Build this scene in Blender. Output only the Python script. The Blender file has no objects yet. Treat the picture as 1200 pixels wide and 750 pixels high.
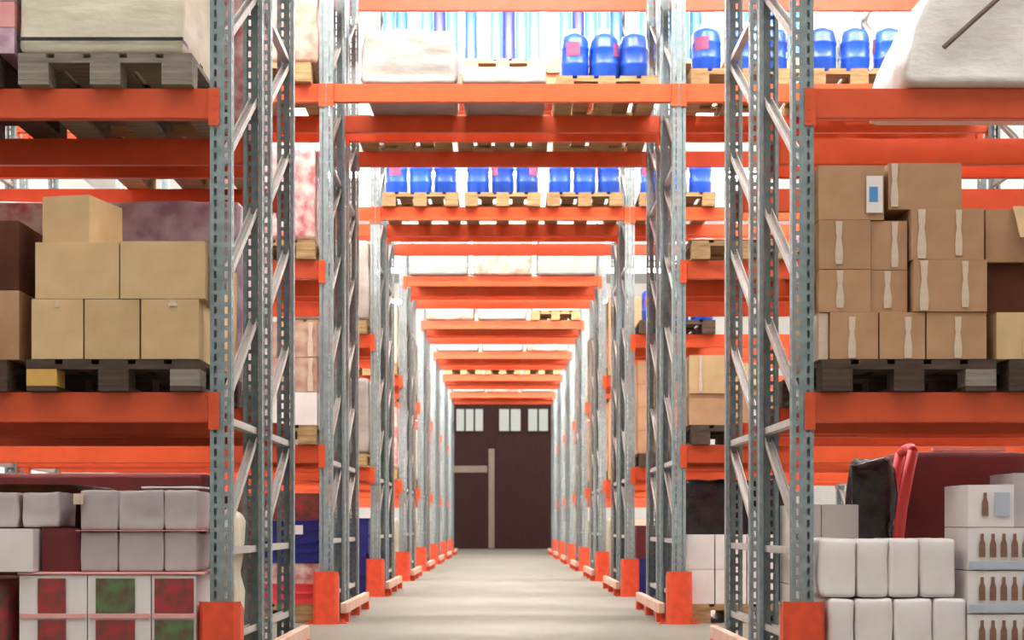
import bpy, bmesh, math, random
from mathutils import Vector, Matrix, noise

random.seed(7)
SC = bpy.context.scene
COL = SC.collection

# ------------------------------------------------------------------ camera, world, exposure, lights
FPX = 1926.0            # focal length in pixels of a 1200 px wide frame
CAMZ = 0.75
cam_d = bpy.data.cameras.new('camera')
cam_d.sensor_fit = 'HORIZONTAL'
cam_d.sensor_width = 36.0
cam_d.lens = 36.0 * FPX / 1200.0
cam_d.shift_x = (600 - 589) / 1200.0
cam_d.shift_y = (616 - 375) / 1200.0
cam_d.clip_start = 0.05
cam_d.clip_end = 200
cam_d.dof.use_dof = True
cam_d.dof.focus_distance = 8.6
cam_d.dof.aperture_fstop = 5.0
cam = bpy.data.objects.new('camera', cam_d)
cam.location = (0, 0, CAMZ)
cam.rotation_euler = (math.radians(90), 0, 0)
COL.objects.link(cam)
SC.camera = cam

w = bpy.data.worlds.new('world')
SC.world = w
w.use_nodes = True
w.node_tree.nodes['Background'].inputs[0].default_value = (0.9, 0.95, 1, 1)
w.node_tree.nodes['Background'].inputs[1].default_value = 0.3

SC.view_settings.view_transform = 'Standard'
SC.view_settings.look = 'None'
SC.view_settings.exposure = 0.0
SC.view_settings.gamma = 1.0
SC.view_settings.use_curve_mapping = False
SC.cycles.max_bounces = 8
SC.cycles.diffuse_bounces = 5
SC.cycles.glossy_bounces = 3
SC.cycles.sample_clamp_indirect = 6.0

ROOF_GLOW_FRONT = 2.3         # strength of the added roof glow in front of the racks
ROOF_GLOW_AISLE = 1.2        # strength of the added roof glow over the cross aisles
ROOF_GLOW_END = 2.5           # added roof glow over the space by the door
LAMP = 240.0             # tube lamps hung over the cross aisles

# ------------------------------------------------------------------ dimensions
D = [7.62, 12.56, 17.42, 22.23, 27.04, 31.90, 36.76, 41.60]   # front face of each rack row
FD = 1.04               # depth of one upright frame
GAP = 0.25              # between two back-to-back frames
ROWD = 2 * FD + GAP
HX = 1.35               # half width of the tunnel bay
OX = 4.05               # outer frames
XS = [0.043] + [0.0] * 7
LV = [1.30, 2.71, 4.06, 5.47]      # beam centre heights
BH = 0.14
PH = 6.6
ROOF = 8.6
ROWN = ['first', 'second', 'third', 'fourth', 'fifth', 'sixth', 'seventh', 'eighth']
LVN = ['lowest', 'second', 'third', 'fourth']


def PX(px, d): return (px - 589) * d / FPX
def PZ(py, d): return CAMZ + (616 - py) * d / FPX


# ------------------------------------------------------------------ materials
def srgb(r, g, b):
    f = lambda c: (c / 255) / 12.92 if c / 255 <= 0.04045 else ((c / 255 + 0.055) / 1.055) ** 2.4
    return (f(r), f(g), f(b), 1)


def material(name, col, col2=None, rough=0.6, metal=0.0, scale=6.0, bump=0.0, bscale=None, stretch=(1, 1, 1), spec=0.5, vary=0.0, detail=4, coat=0.0):
    m = bpy.data.materials.new(name)
    m.use_nodes = True
    nt = m.node_tree
    b = nt.nodes['Principled BSDF']
    b.inputs['Roughness'].default_value = rough
    b.inputs['Metallic'].default_value = metal
    b.inputs['Specular IOR Level'].default_value = spec
    b.inputs['Coat Weight'].default_value = coat
    tc = nt.nodes.new('ShaderNodeTexCoord')
    mp = nt.nodes.new('ShaderNodeMapping')
    mp.inputs['Scale'].default_value = stretch
    nt.links.new(tc.outputs['Object'], mp.inputs['Vector'])
    n = nt.nodes.new('ShaderNodeTexNoise')
    n.inputs['Scale'].default_value = scale
    n.inputs['Detail'].default_value = detail
    nt.links.new(mp.outputs['Vector'], n.inputs['Vector'])
    r = nt.nodes.new('ShaderNodeValToRGB')
    r.color_ramp.elements[0].position = 0.35
    r.color_ramp.elements[1].position = 0.65
    r.color_ramp.elements[0].color = col
    r.color_ramp.elements[1].color = col2 or col
    nt.links.new(n.outputs['Fac'], r.inputs['Fac'])
    out = r.outputs['Color']
    if vary:
        oi = nt.nodes.new('ShaderNodeObjectInfo')
        mr = nt.nodes.new('ShaderNodeMapRange')
        mr.inputs['To Min'].default_value = 1 - vary
        mr.inputs['To Max'].default_value = 1 + vary
        nt.links.new(oi.outputs['Random'], mr.inputs['Value'])
        hsv = nt.nodes.new('ShaderNodeHueSaturation')
        nt.links.new(mr.outputs['Result'], hsv.inputs['Value'])
        nt.links.new(out, hsv.inputs['Color'])
        out = hsv.outputs['Color']
    nt.links.new(out, b.inputs['Base Color'])
    if bump:
        n2 = nt.nodes.new('ShaderNodeTexNoise')
        n2.inputs['Scale'].default_value = bscale or scale * 2
        n2.inputs['Detail'].default_value = 5
        nt.links.new(mp.outputs['Vector'], n2.inputs['Vector'])
        bp = nt.nodes.new('ShaderNodeBump')
        bp.inputs['Strength'].default_value = bump
        bp.inputs['Distance'].default_value = 0.02
        nt.links.new(n2.outputs['Fac'], bp.inputs['Height'])
        nt.links.new(bp.outputs['Normal'], b.inputs['Normal'])
    return m


def glow(name, col, s, base=0.8):
    m = bpy.data.materials.new(name)
    m.use_nodes = True
    b = m.node_tree.nodes['Principled BSDF']
    b.inputs['Base Color'].default_value = (base, base, base, 1)
    b.inputs['Emission Color'].default_value = col
    b.inputs['Emission Strength'].default_value = s
    return m


M = {}
M['orange'] = material('orange_paint', (0.72, 0.092, 0.022, 1), (0.66, 0.080, 0.018, 1), rough=0.42, scale=9, bump=0.05)
M['guard'] = material('red_orange_paint', (0.78, 0.075, 0.02, 1), (0.62, 0.06, 0.018, 1), rough=0.5, scale=14, bump=0.1)
M['zinc'] = material('galvanised_steel', (0.20, 0.255, 0.27, 1), (0.28, 0.335, 0.345, 1), rough=0.5, metal=0.2, scale=22)
M['brace'] = material('galvanised_brace', (0.46, 0.43, 0.42, 1), (0.54, 0.50, 0.48, 1), rough=0.55, metal=0.1, scale=18)
M['kraft'] = material('kraft_board', srgb(210, 180, 140), srgb(194, 164, 122), rough=0.85, scale=5, bump=0.06, spec=0.2, vary=0.08)
M['brown'] = material('brown_board', srgb(184, 146, 114), srgb(168, 130, 98), rough=0.85, scale=5, bump=0.06, spec=0.2, vary=0.08)
M['dark'] = material('dark_brown_board', srgb(98, 58, 40), srgb(80, 45, 34), rough=0.8, scale=5, spec=0.2, vary=0.1)
M['grey'] = material('grey_shrink_pack', srgb(184, 172, 172), srgb(170, 160, 164), rough=0.5, scale=7, bump=0.12, vary=0.08)
M['whitebox'] = material('white_board', srgb(232, 226, 224), srgb(222, 214, 214), rough=0.6, scale=6, bump=0.05, vary=0.04)
M['tape'] = material('pale_tape', srgb(212, 192, 172), srgb(200, 180, 160), rough=0.35, scale=30)
M['filmw'] = material('white_film', srgb(236, 232, 228), srgb(218, 212, 206), rough=0.35, scale=4, bump=0.35, bscale=9, stretch=(1, 1, 2.2))
M['filmg'] = material('darkened_white_film', srgb(160, 154, 148), srgb(140, 132, 128), rough=0.4, scale=4, bump=0.35, bscale=9, stretch=(1, 1, 2.2))  # white film darkened to offset the strong lamp light on the rear rows
M['filmb'] = material('beige_film', srgb(226, 218, 198), srgb(204, 196, 174), rough=0.35, scale=3, bump=0.35, bscale=8, stretch=(1, 1, 2.2))
M['filmp'] = material('pink_film', srgb(214, 196, 190), srgb(178, 96, 100), rough=0.4, scale=11, bump=0.35, bscale=9)
M['filml'] = material('lilac_film', srgb(220, 196, 208), srgb(176, 136, 160), rough=0.4, scale=9, bump=0.35, bscale=9)
M['filmk'] = material('cream_pink_film', srgb(196, 172, 150), srgb(168, 118, 108), rough=0.45, scale=9, bump=0.3, bscale=9)
M['black'] = material('black_film', (0.012, 0.011, 0.014, 1), (0.03, 0.028, 0.035, 1), rough=0.2, scale=9, bump=1.0, bscale=7)
M['maroon'] = material('maroon_board', (0.14, 0.012, 0.014, 1), (0.10, 0.01, 0.012, 1), rough=0.7, scale=4, bump=0.1)
M['redplastic'] = material('red_plastic', (0.75, 0.06, 0.07, 1), (0.68, 0.05, 0.06, 1), rough=0.4)
M['blue'] = material('blue_plastic', (0.018, 0.10, 0.62, 1), (0.014, 0.075, 0.50, 1), rough=0.3, scale=4, vary=0.25)
M['cyan'] = material('pale_blue_film', (0.06, 0.24, 0.50, 1), (0.045, 0.19, 0.44, 1), rough=0.3, scale=5, vary=0.2)
M['navy'] = material('navy_plastic', (0.015, 0.02, 0.22, 1), (0.012, 0.016, 0.17, 1), rough=0.4)
M['pinklabel'] = material('pink_label', srgb(160, 78, 118), srgb(146, 66, 108), rough=0.6)
M['wood'] = material('pallet_wood', srgb(176, 146, 104), srgb(134, 106, 76), rough=0.85, scale=5, stretch=(1, 8, 8), spec=0.2, vary=0.15)
M['oldwood'] = material('old_pallet_wood', srgb(92, 76, 66), srgb(66, 54, 48), rough=0.9, scale=5, stretch=(1, 8, 8), spec=0.2, vary=0.1)
M['greywood'] = material('grey_pallet_wood', srgb(150, 142, 130), srgb(116, 108, 100), rough=0.9, scale=5, stretch=(1, 8, 8), spec=0.2, vary=0.1)
M['yellowwood'] = material('yellow_block', srgb(214, 172, 92), srgb(190, 148, 76), rough=0.8)
M['redprint'] = material('red_print', srgb(172, 48, 54), srgb(92, 62, 52), rough=0.5, scale=13)
M['greenprint'] = material('green_print', srgb(92, 122, 76), srgb(92, 58, 52), rough=0.5, scale=12)
M['pink'] = material('pink_sheet', srgb(230, 170, 164), srgb(220, 150, 150), rough=0.6)
M['bottle'] = material('brown_print', srgb(176, 140, 120), srgb(160, 124, 106), rough=0.5, scale=30)
M['band'] = material('blue_grey_band', srgb(184, 192, 206), srgb(170, 180, 198), rough=0.5)
M['concrete'] = material('concrete', srgb(120, 118, 108), srgb(112, 110, 101), rough=0.5, scale=0.9, bump=0.05, bscale=30, spec=0.4)
M['wall'] = material('white_wall', srgb(200, 198, 194), srgb(194, 192, 188), rough=0.8, scale=2)
M['roof'] = material('white_roof_sheet', srgb(188, 188, 188), srgb(180, 180, 180), rough=0.8, scale=2)
M['door'] = material('dark_brown_door', srgb(52, 30, 28), srgb(44, 26, 25), rough=0.8, spec=0.15, scale=3, stretch=(6, 6, 0.6))
M['rail'] = material('door_trim', srgb(112, 92, 84), srgb(104, 84, 76), rough=0.5)
M['pane'] = glow('day_lit_pane', (0.93, 1.0, 0.84, 1), 0.36, 0.1)
M['railing'] = material('pale_guard_rail', srgb(228, 190, 172), srgb(214, 168, 148), rough=0.5)

# ------------------------------------------------------------------ mesh helpers
CACHE = {}


def finish(bm, name, smooth=False):
    me = bpy.data.meshes.new(name)
    bm.normal_update()
    bm.to_mesh(me)
    bm.free()
    if smooth:
        for p in me.polygons:
            p.use_smooth = True
    return me


def add_box(bm, x0, x1, y0, y1, z0, z1, rot=None):
    r = bmesh.ops.create_cube(bm, size=1.0)
    vs = r['verts']
    mt = Matrix.Translation(((x0 + x1) / 2, (y0 + y1) / 2, (z0 + z1) / 2)) @ Matrix.Diagonal((x1 - x0, y1 - y0, z1 - z0, 1))
    if rot is not None:
        mt = rot @ mt
    bmesh.ops.transform(bm, matrix=mt, verts=vs)
    return vs


def bevel_all(bm, off, seg=2):
    bmesh.ops.bevel(bm, geom=bm.edges[:], offset=off, segments=seg, affect='EDGES', profile=0.6)


def box_mesh(sx, sy, sz, bev=0.004, seg=2):
    """x centred, y from 0 back, z from 0 up"""
    k = ('box', round(sx, 3), round(sy, 3), round(sz, 3), bev, seg)
    if k not in CACHE:
        bm = bmesh.new()
        add_box(bm, -sx / 2, sx / 2, 0, sy, 0, sz)
        if bev:
            bevel_all(bm, bev, seg)
        CACHE[k] = finish(bm, 'box_mesh')
    return CACHE[k]


def obj(name, me, mat, parent=None, loc=(0, 0, 0), rot=(0, 0, 0)):
    if mat and mat not in me.materials[:]:
        if len(me.materials) == 0:
            me.materials.append(mat)
        else:                                   # the same shape in another material
            k = ('mat', me.name, mat.name)
            if k not in CACHE:
                c = me.copy()
                c.materials.clear()
                c.materials.append(mat)
                CACHE[k] = c
            me = CACHE[k]
    o = bpy.data.objects.new(name, me)
    COL.objects.link(o)
    o.location = loc
    o.rotation_euler = rot
    if parent:
        o.parent = parent
    return o


def empty(name, loc=(0, 0, 0), rot=(0, 0, 0)):
    o = bpy.data.objects.new(name, None)
    COL.objects.link(o)
    o.location = loc
    o.rotation_euler = rot
    o.empty_display_size = 0.1
    return o


LABELS = set()


def tag(o, label, cat, group=None):
    n = len(label.replace(',', ' ').split())
    if not 4 <= n <= 16:
        print('LABEL LENGTH', n, label)
    if label in LABELS:
        print('LABEL TWICE', label)
    LABELS.add(label)
    o['label'] = label
    o['category'] = cat
    if group:
        o['group'] = group
    return o


def struct(name, me, mat, loc=(0, 0, 0), parent=None, rot=(0, 0, 0)):
    o = obj(name, me, mat, parent, loc, rot)
    if parent is None:
        o['kind'] = 'structure'
    return o


# ------------------------------------------------------------------ the hall
Y0, Y1, WX = -4.0, 53.3, 9.5
struct('floor', box_mesh(2 * WX, Y1 - Y0, 0.2, 0), M['concrete'], (0, Y0, -0.2))
struct('ceiling', box_mesh(2 * WX, Y1 - Y0, 0.2, 0), M['roof'], (0, Y0, ROOF))
struct('wall_left', box_mesh(0.2, Y1 - Y0, ROOF, 0), M['wall'], (-WX - 0.1, Y0, 0))
struct('wall_right', box_mesh(0.2, Y1 - Y0, ROOF, 0), M['wall'], (WX + 0.1, Y0, 0))
struct('wall_front', box_mesh(2 * WX, 0.2, ROOF, 0), M['wall'], (0, Y0 - 0.2, 0))
struct('wall_back', box_mesh(2 * WX, 0.2, ROOF, 0), M['wall'], (0, Y1, 0))

# unseen glowing roof panels added to light the hall, one per aisle
def add_roof_glow(y0, y1, s, hx=8.0):
    fr = struct('added_roof_frame', box_mesh(2 * hx + 0.2, y1 - y0 + 0.2, 0.06, 0.01), M['roof'], (0, y0 - 0.1, ROOF - 0.06))
    obj('added_roof_panel', box_mesh(2 * hx, y1 - y0, 0.02, 0), glow('added_roof_glow', (1.0, 0.985, 0.96, 1), s), fr, (0, 0.1, -0.021))


add_roof_glow(0.5, 6.5, ROOF_GLOW_FRONT)
for k in range(7):
    a = D[k] + ROWD
    b = D[k + 1]
    add_roof_glow(a + 0.3, b - 0.3, ROOF_GLOW_AISLE)
add_roof_glow(D[7] + ROWD + 0.8, D[7] + ROWD + 5.8, ROOF_GLOW_END)


# continuous tube lamps hung along the aisles between the racks
def tube_lamp(y, s, z=6.3, hx=7.0):
    h = struct('ceiling_lamp', box_mesh(2 * hx, 0.10, 0.05, 0.01), M['roof'], (0, y - 0.05, z))
    bm = bmesh.new()
    bmesh.ops.create_cone(bm, segments=12, radius1=0.04, radius2=0.04, depth=2 * hx - 0.1, cap_ends=True)
    bmesh.ops.rotate(bm, cent=(0, 0, 0), matrix=Matrix.Rotation(math.radians(90), 3, 'Y'), verts=bm.verts[:])
    obj('lamp_tube', finish(bm, 'tube_mesh', True), glow('tube_light', (1.0, 0.95, 0.88, 1), s), h, (0, 0.05, -0.045))
    for x in (-5, 0, 5):
        obj('hanger_rod', box_mesh(0.012, 0.012, ROOF - z - 0.05, 0), M['brace'], h, (x, 0.044, 0.05))


for k in range(7):
    tube_lamp((D[k] + ROWD + D[k + 1]) / 2, LAMP)

# dark double door in the end wall
dr = struct('door_1', box_mesh(4.3, 0.06, 5.0, 0.01), M['door'], (-0.05, Y1 - 0.061, 0))
yd = -0.05
DS = Y1 / FPX
def dpart(name, px0, px1, py0, py1, mat, th=0.04, off=0.0):
    x0, x1 = (px0 - 589) * DS + 0.05, (px1 - 589) * DS + 0.05
    z0, z1 = CAMZ + (616 - py1) * DS, CAMZ + (616 - py0) * DS
    return obj(name, box_mesh(x1 - x0, th, z1 - z0, 0.006), mat, dr, ((x0 + x1) / 2, -th - off, max(0.01, z0)))
dpart('door_leaf', 522, 572, 512, 642.5, M['door'], 0.05)
dpart('door_leaf', 580, 655, 512, 642.5, M['door'], 0.05)
dpart('door_post', 572.5, 579.5, 526, 642.5, M['rail'], 0.07)
dpart('door_rail', 530, 571, 546, 554, M['rail'], 0.03, 0.05)
for a, b in ((534, 567), (584, 611), (618, 643)):
    f = dpart('window_frame', a, b, 478, 507, M['door'], 0.05)
    wx = (b - a) * DS
    hz = 29 * DS
    nb = 3 if b - a > 30 else 2
    for i in range(nb):
        ww = wx / nb - 0.06
        obj('window_pane', box_mesh(ww, 0.012, hz - 0.1, 0), M['pane'], f, (-wx / 2 + (i + 0.5) * wx / nb, -0.013, 0.05))

# ------------------------------------------------------------------ rack uprights
def post_mesh(fine=False):
    key = 'post_fine' if fine else 'post'
    if key in CACHE:
        return CACHE[key]
    bm = bmesh.new()
    prof = [(-.03, .035), (-.05, .035), (-.05, .007), (-.05, -.007), (-.05, -.035), (-.032, -.035), (-.018, -.035),
            (.018, -.035), (.032, -.035), (.05, -.035), (.05, -.007), (.05, .007), (.05, .035), (.03, .035)]
    hole = {2, 5, 7, 10}
    if fine:
        prof = [(math.copysign(.029 if abs(x) == .032 else .021, x), y) if abs(x) in (.032, .018) and y < 0 else (x, y) for x, y in prof]
        hole = {5, 7}
    pitch = 0.055
    n = int(PH / pitch)
    zs = []
    for i in range(n):
        zs += [i * pitch, i * pitch + (0.014 if fine else 0.021)]
    zs.append(n * pitch)
    grid = [[bm.verts.new((x, y, z)) for x, y in prof] for z in zs]
    for j in range(len(zs) - 1):
        for i in range(len(prof) - 1):
            if j % 2 == 1 and i in hole and 1 < j < len(zs) - 3:
                continue
            bm.faces.new((grid[j][i], grid[j][i + 1], grid[j + 1][i + 1], grid[j + 1][i]))
    bmesh.ops.recalc_face_normals(bm, faces=bm.faces[:])
    bmesh.ops.solidify(bm, geom=bm.faces[:], thickness=0.003)
    CACHE[key] = finish(bm, 'post_mesh')
    return CACHE[key]


def brace_mesh(dz):
    k = ('brace', round(dz, 3))
    if k not in CACHE:
        bm = bmesh.new()
        span = FD - 0.07
        L = math.hypot(span, dz)
        rot = Matrix.Translation((0, 0.035, 0)) @ Matrix.Rotation(math.atan2(dz, span), 4, 'X')
        add_box(bm, -0.02, 0.02, 0, L, -0.018, -0.015)
        add_box(bm, -0.02, -0.017, 0, L, -0.018, 0.018)
        add_box(bm, 0.017, 0.02, 0, L, -0.018, 0.018)
        bmesh.ops.transform(bm, matrix=rot, verts=bm.verts[:])
        CACHE[k] = finish(bm, 'brace_mesh')
    return CACHE[k]


def foot_mesh():
    if 'foot' not in CACHE:
        bm = bmesh.new()
        add_box(bm, -0.07, 0.07, -0.06, 0.06, 0, 0.006)
        for s in (-1, 1):
            add_box(bm, s * 0.06 - 0.008, s * 0.06 + 0.008, -0.045, -0.03, 0.006, 0.018)
        CACHE['foot'] = finish(bm, 'foot_mesh')
    return CACHE['foot']


H_BRACE = [0.22, 0.63, 1.245, 3.56, 6.42]
D_BRACE = [(0.68, 1.20), (1.29, 1.82), (1.86, 2.40), (2.44, 2.98), (3.00, 3.52), (3.60, 4.13), (4.17, 4.70), (4.74, 5.27), (5.31, 5.84), (5.86, 6.38)]


def upright(x, y, label, far=False):
    e = empty('upright_frame', (x, y, 0))
    tag(e, label, 'rack upright', 'upright frames of the pallet racking')
    obj('post', post_mesh(far), M['zinc'], e, (0, 0.035, 0.006))
    obj('post', post_mesh(far), M['zinc'], e, (0, FD - 0.035, 0.006), (0, 0, math.pi))
    obj('foot_plate', foot_mesh(), M['zinc'], e, (0, 0.035, 0))
    obj('foot_plate', foot_mesh(), M['zinc'], e, (0, FD - 0.035, 0))
    for z in H_BRACE:
        obj('brace', brace_mesh(0), M['brace'], e, (0, 0, z))
    for a, b in D_BRACE:
        obj('brace', brace_mesh(b - a), M['brace'], e, (0, 0, a))


# ------------------------------------------------------------------ beams
def beam_bar(L):
    k = ('bar', round(L, 3))
    if k not in CACHE:
        bm = bmesh.new()
        # stepped box section swept along x
        sec = [(-.025, -BH / 2), (.025, -BH / 2), (.025, BH / 2 - .03), (.012, BH / 2 - .03), (.012, BH / 2), (-.025, BH / 2)]
        a = [bm.verts.new((-L / 2, y, z)) for y, z in sec]
        b = [bm.verts.new((L / 2, y, z)) for y, z in sec]
        n = len(sec)
        for i in range(n):
            bm.faces.new((a[i], a[(i + 1) % n], b[(i + 1) % n], b[i]))
        bm.faces.new(a[::-1])
        bm.faces.new(b)
        bmesh.ops.recalc_face_normals(bm, faces=bm.faces[:])
        bmesh.ops.bevel(bm, geom=bm.edges[:], offset=0.004, segments=2, affect='EDGES')
        CACHE[k] = finish(bm, 'bar_mesh')
    return CACHE[k]


def plate_mesh():
    if 'plate' not in CACHE:
        bm = bmesh.new()
        add_box(bm, 0.001, 0.006, -0.042, 0.03, -0.105, 0.068)      # on the side of the post
        add_box(bm, -0.044, 0.006, -0.045, -0.0405, -0.105, 0.068)    # lip over the post face
        for z in (-0.075, -0.02, 0.04):
            add_box(bm, -0.034, -0.016, -0.0475, -0.0445, z - 0.011, z + 0.011)
        CACHE['plate'] = finish(bm, 'plate_mesh')
    return CACHE['plate']


EDGE = ['front', 'second', 'third', 'rear']


def beam(xa, xb, yc, z, facing, label, group):
    L = xb - xa - 0.1 - 0.012
    o = empty('load_beam', ((xa + xb) / 2, yc, z), (0, 0, 0 if facing < 0 else math.pi))
    tag(o, label, 'rack beam', group)
    o['kind'] = 'thing'
    obj('beam_bar', beam_bar(L), M['orange'], o)
    hw = (xb - xa) / 2 - 0.05
    obj('end_plate', plate_mesh(), M['orange'], o, (-hw, 0, 0))
    # mirrored plate for the other end
    if 'plate_m' not in CACHE:
        c = plate_mesh().copy()
        c.transform(Matrix.Diagonal((-1, 1, 1, 1)))
        c.flip_normals()
        CACHE['plate_m'] = c
    obj('end_plate', CACHE['plate_m'], M['orange'], o, (hw, 0, 0))


# ------------------------------------------------------------------ guards and rails
def guard_mesh():
    if 'guard' not in CACHE:
        bm = bmesh.new()
        p = [(-.095, .07), (-.095, -.05), (-.07, -.10), (.07, -.10), (.095, -.05), (.095, .07)]
        lo = [bm.verts.new((x, y, 0)) for x, y in p]
        hi = [bm.verts.new((x, y + (0.02 if y < 0 else 0), .40 if y < 0 else .36)) for x, y in p]
        for i in range(5):
            bm.faces.new((lo[i], lo[i + 1], hi[i + 1], hi[i]))
        bmesh.ops.recalc_face_normals(bm, faces=bm.faces[:])
        bmesh.ops.solidify(bm, geom=bm.faces[:], thickness=0.008)
        CACHE['guard'] = finish(bm, 'guard_mesh')
    return CACHE['guard']


def guard(x, y, label):
    o = obj('post_guard', guard_mesh(), M['guard'], None, (x, y, 0.0))
    tag(o, label, 'post guard', 'red post guards along the tunnel')
    for s in (-1, 1):
        bm_k = 'lug'
        if bm_k not in CACHE:
            bm = bmesh.new()
            add_box(bm, -0.03, 0.03, -0.03, 0.03, 0, 0.008)
            add_box(bm, -0.011, 0.011, -0.011, 0.011, 0.008, 0.03)
            CACHE[bm_k] = finish(bm, 'lug_mesh')
        obj('floor_lug', CACHE[bm_k], M['guard'], o, (s * 0.125, 0.02, 0))


def rail(x, y0, y1, label):
    bm = bmesh.new()
    add_box(bm, -0.025, 0.025, 0, y1 - y0, 0.07, 0.15)
    bevel_all(bm, 0.008, 2)
    o = obj('guard_rail', finish(bm, 'rail_mesh'), M['railing'], None, (x, y0, 0))
    tag(o, label, 'floor rail', 'low rails along the tunnel sides')
    for y in (0.12, (y1 - y0) / 2, y1 - y0 - 0.12):
        obj('rail_foot', box_mesh(0.07, 0.08, 0.072, 0.003), M['guard'], o, (0, y - 0.04, 0))


SIDE = {-1: 'left', 1: 'right'}
for k in range(8):
    y = D[k]
    yb = y + FD + GAP
    rown = ROWN[k]
    for s in (-1, 1):
        for nm, ax in (('tunnel', HX), ('outer', OX)):
            if nm == 'outer' and k not in (1, 2):
                continue
            for half, yy in (('front', y), ('rear', yb)):
                upright(s * ax + XS[k], yy, f'grey perforated upright frame, {half} half of {rown} rack row, {SIDE[s]} {"tunnel side" if nm == "tunnel" else "outer side"}', far=k > 0)
    # beams
    ys = [(y + 0.035, -1), (y + FD - 0.035, 1), (yb + 0.035, -1), (yb + FD - 0.035, 1)]
    for li, z in enumerate(LV):
        for e, (yc, fc) in enumerate(ys):
            for s in (-1, 1):
                show = (k == 0 and li < 2) or (k == 1) or (k == 2 and li < 3) or (k >= 3 and li < 2)
                if show:
                    xa, xb = sorted((s * HX + XS[k], s * OX + (XS[k] if k else XS[0])))
                    beam(xa, xb, yc, z, fc, f'orange beam, {LVN[li]} level, {SIDE[s]} bay, {EDGE[e]} line of the {rown} rack row',
                         'orange beams of the side bays')
            if k >= 1 and (li == 2 or (li == 3 and k < 3)):
                beam(-HX, HX, yc, z, fc, f'orange beam spanning the tunnel at the {LVN[li]} level, {EDGE[e]} line of the {rown} rack row',
                     'orange beams over the tunnel')
    for s in (-1, 1):
        guard(s * HX + XS[k], y + 0.01, f'red steel guard around the {rown} post on the {SIDE[s]} side of the tunnel')
        rail(s * (HX - 0.118) + XS[k], y + 0.16, y + ROWD - 0.02, f'low pale floor rail beside the {rown} rack row, {SIDE[s]} side of the tunnel')

# ------------------------------------------------------------------ goods builders
TOP = [0.0] + [z + BH / 2 for z in LV]          # floor, then the top of each beam level


def pallet(xc, y0, z, mat, label, simple=False, first_block=None, last_block=None):
    """0.8 m wide, 1.2 m deep, 0.144 high"""
    if simple:
        if 'pallet1' not in CACHE:
            bm = bmesh.new()
            for i in range(5):
                x = -0.4 + i * 0.1675
                add_box(bm, x, x + 0.13, 0, 1.2, 0.122, 0.144)
            for yy in (0, 0.5275, 1.055):
                add_box(bm, -0.4, 0.4, yy, yy + 0.145, 0.1, 0.122)
            for xx in (-0.4, -0.07, 0.26):
                for yy in (0, 0.5275, 1.055):
                    add_box(bm, xx, xx + 0.14, yy, yy + 0.145, 0.022, 0.1)
                add_box(bm, xx, xx + 0.14, 0, 1.2, 0, 0.022)
            CACHE['pallet1'] = finish(bm, 'pallet_mesh')
        o = obj('wooden_pallet', CACHE['pallet1'], mat, None, (xc, y0, z))
        tag(o, label, 'pallet', 'wooden pallets in the racking')
        return o
    o = empty('wooden_pallet', (xc, y0, z))
    tag(o, label, 'pallet', 'wooden pallets in the racking')
    if 'deck' not in CACHE:
        bm = bmesh.new()
        for i in range(5):
            x = -0.4 + i * 0.1675
            add_box(bm, x, x + 0.13, 0, 1.2, 0.122, 0.144)
        for yy in (0, 0.5275, 1.055):
            add_box(bm, -0.4, 0.4, yy, yy + 0.145, 0.1, 0.122)
        CACHE['deck'] = finish(bm, 'deck_mesh')
    obj('deck', CACHE['deck'], mat, o)
    for i, xx in enumerate((-0.4, -0.07, 0.26)):
        for j, yy in enumerate((0, 0.5275, 1.055)):
            m = mat
            if j == 0 and i == 0 and first_block: m = first_block
            if j == 0 and i == 2 and last_block: m = last_block
            obj('block', box_mesh(0.14, 0.145, 0.078, 0.003), m, o, (xx + 0.07, yy, 0.022))
        obj('bottom_board', box_mesh(0.14, 1.2, 0.022, 0.002), mat, o, (xx + 0.07, 0, 0))
    return o


def carton_mesh(sx, sy, sz, seed=0):
    """a carton: softly bulged faces, closed top flaps with a seam"""
    k = ('carton', round(sx, 3), round(sy, 3), round(sz, 3), seed)
    if k in CACHE:
        return CACHE[k]
    bm = bmesh.new()
    add_box(bm, -sx / 2, sx / 2, 0, sy, 0, sz)
    bmesh.ops.subdivide_edges(bm, edges=bm.edges[:], cuts=5, use_grid_fill=True)
    for v in bm.verts:
        u, vv, ww = v.co.x / (sx / 2), (v.co.y - sy / 2) / (sy / 2), (v.co.z - sz / 2) / (sz / 2)
        b = 0.0025
        n = noise.noise(Vector((v.co.x * 6, v.co.y * 6, v.co.z * 6 + seed * 7.1))) * 0.004
        if abs(abs(u) - 1) < 1e-3: v.co.x += math.copysign(b * (1 - vv * vv) * (1 - ww * ww), u) + 0
        if abs(abs(vv) - 1) < 1e-3: v.co.y += math.copysign(b * (1 - u * u) * (1 - ww * ww), vv) + n * (1 - u * u)
        if abs(ww - 1) < 1e-3: v.co.z -= 0.006 * (1 - u * u) * (1 - vv * vv) + abs(n)
    me = finish(bm, 'carton_mesh', False)
    CACHE[k] = me
    return me


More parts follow.
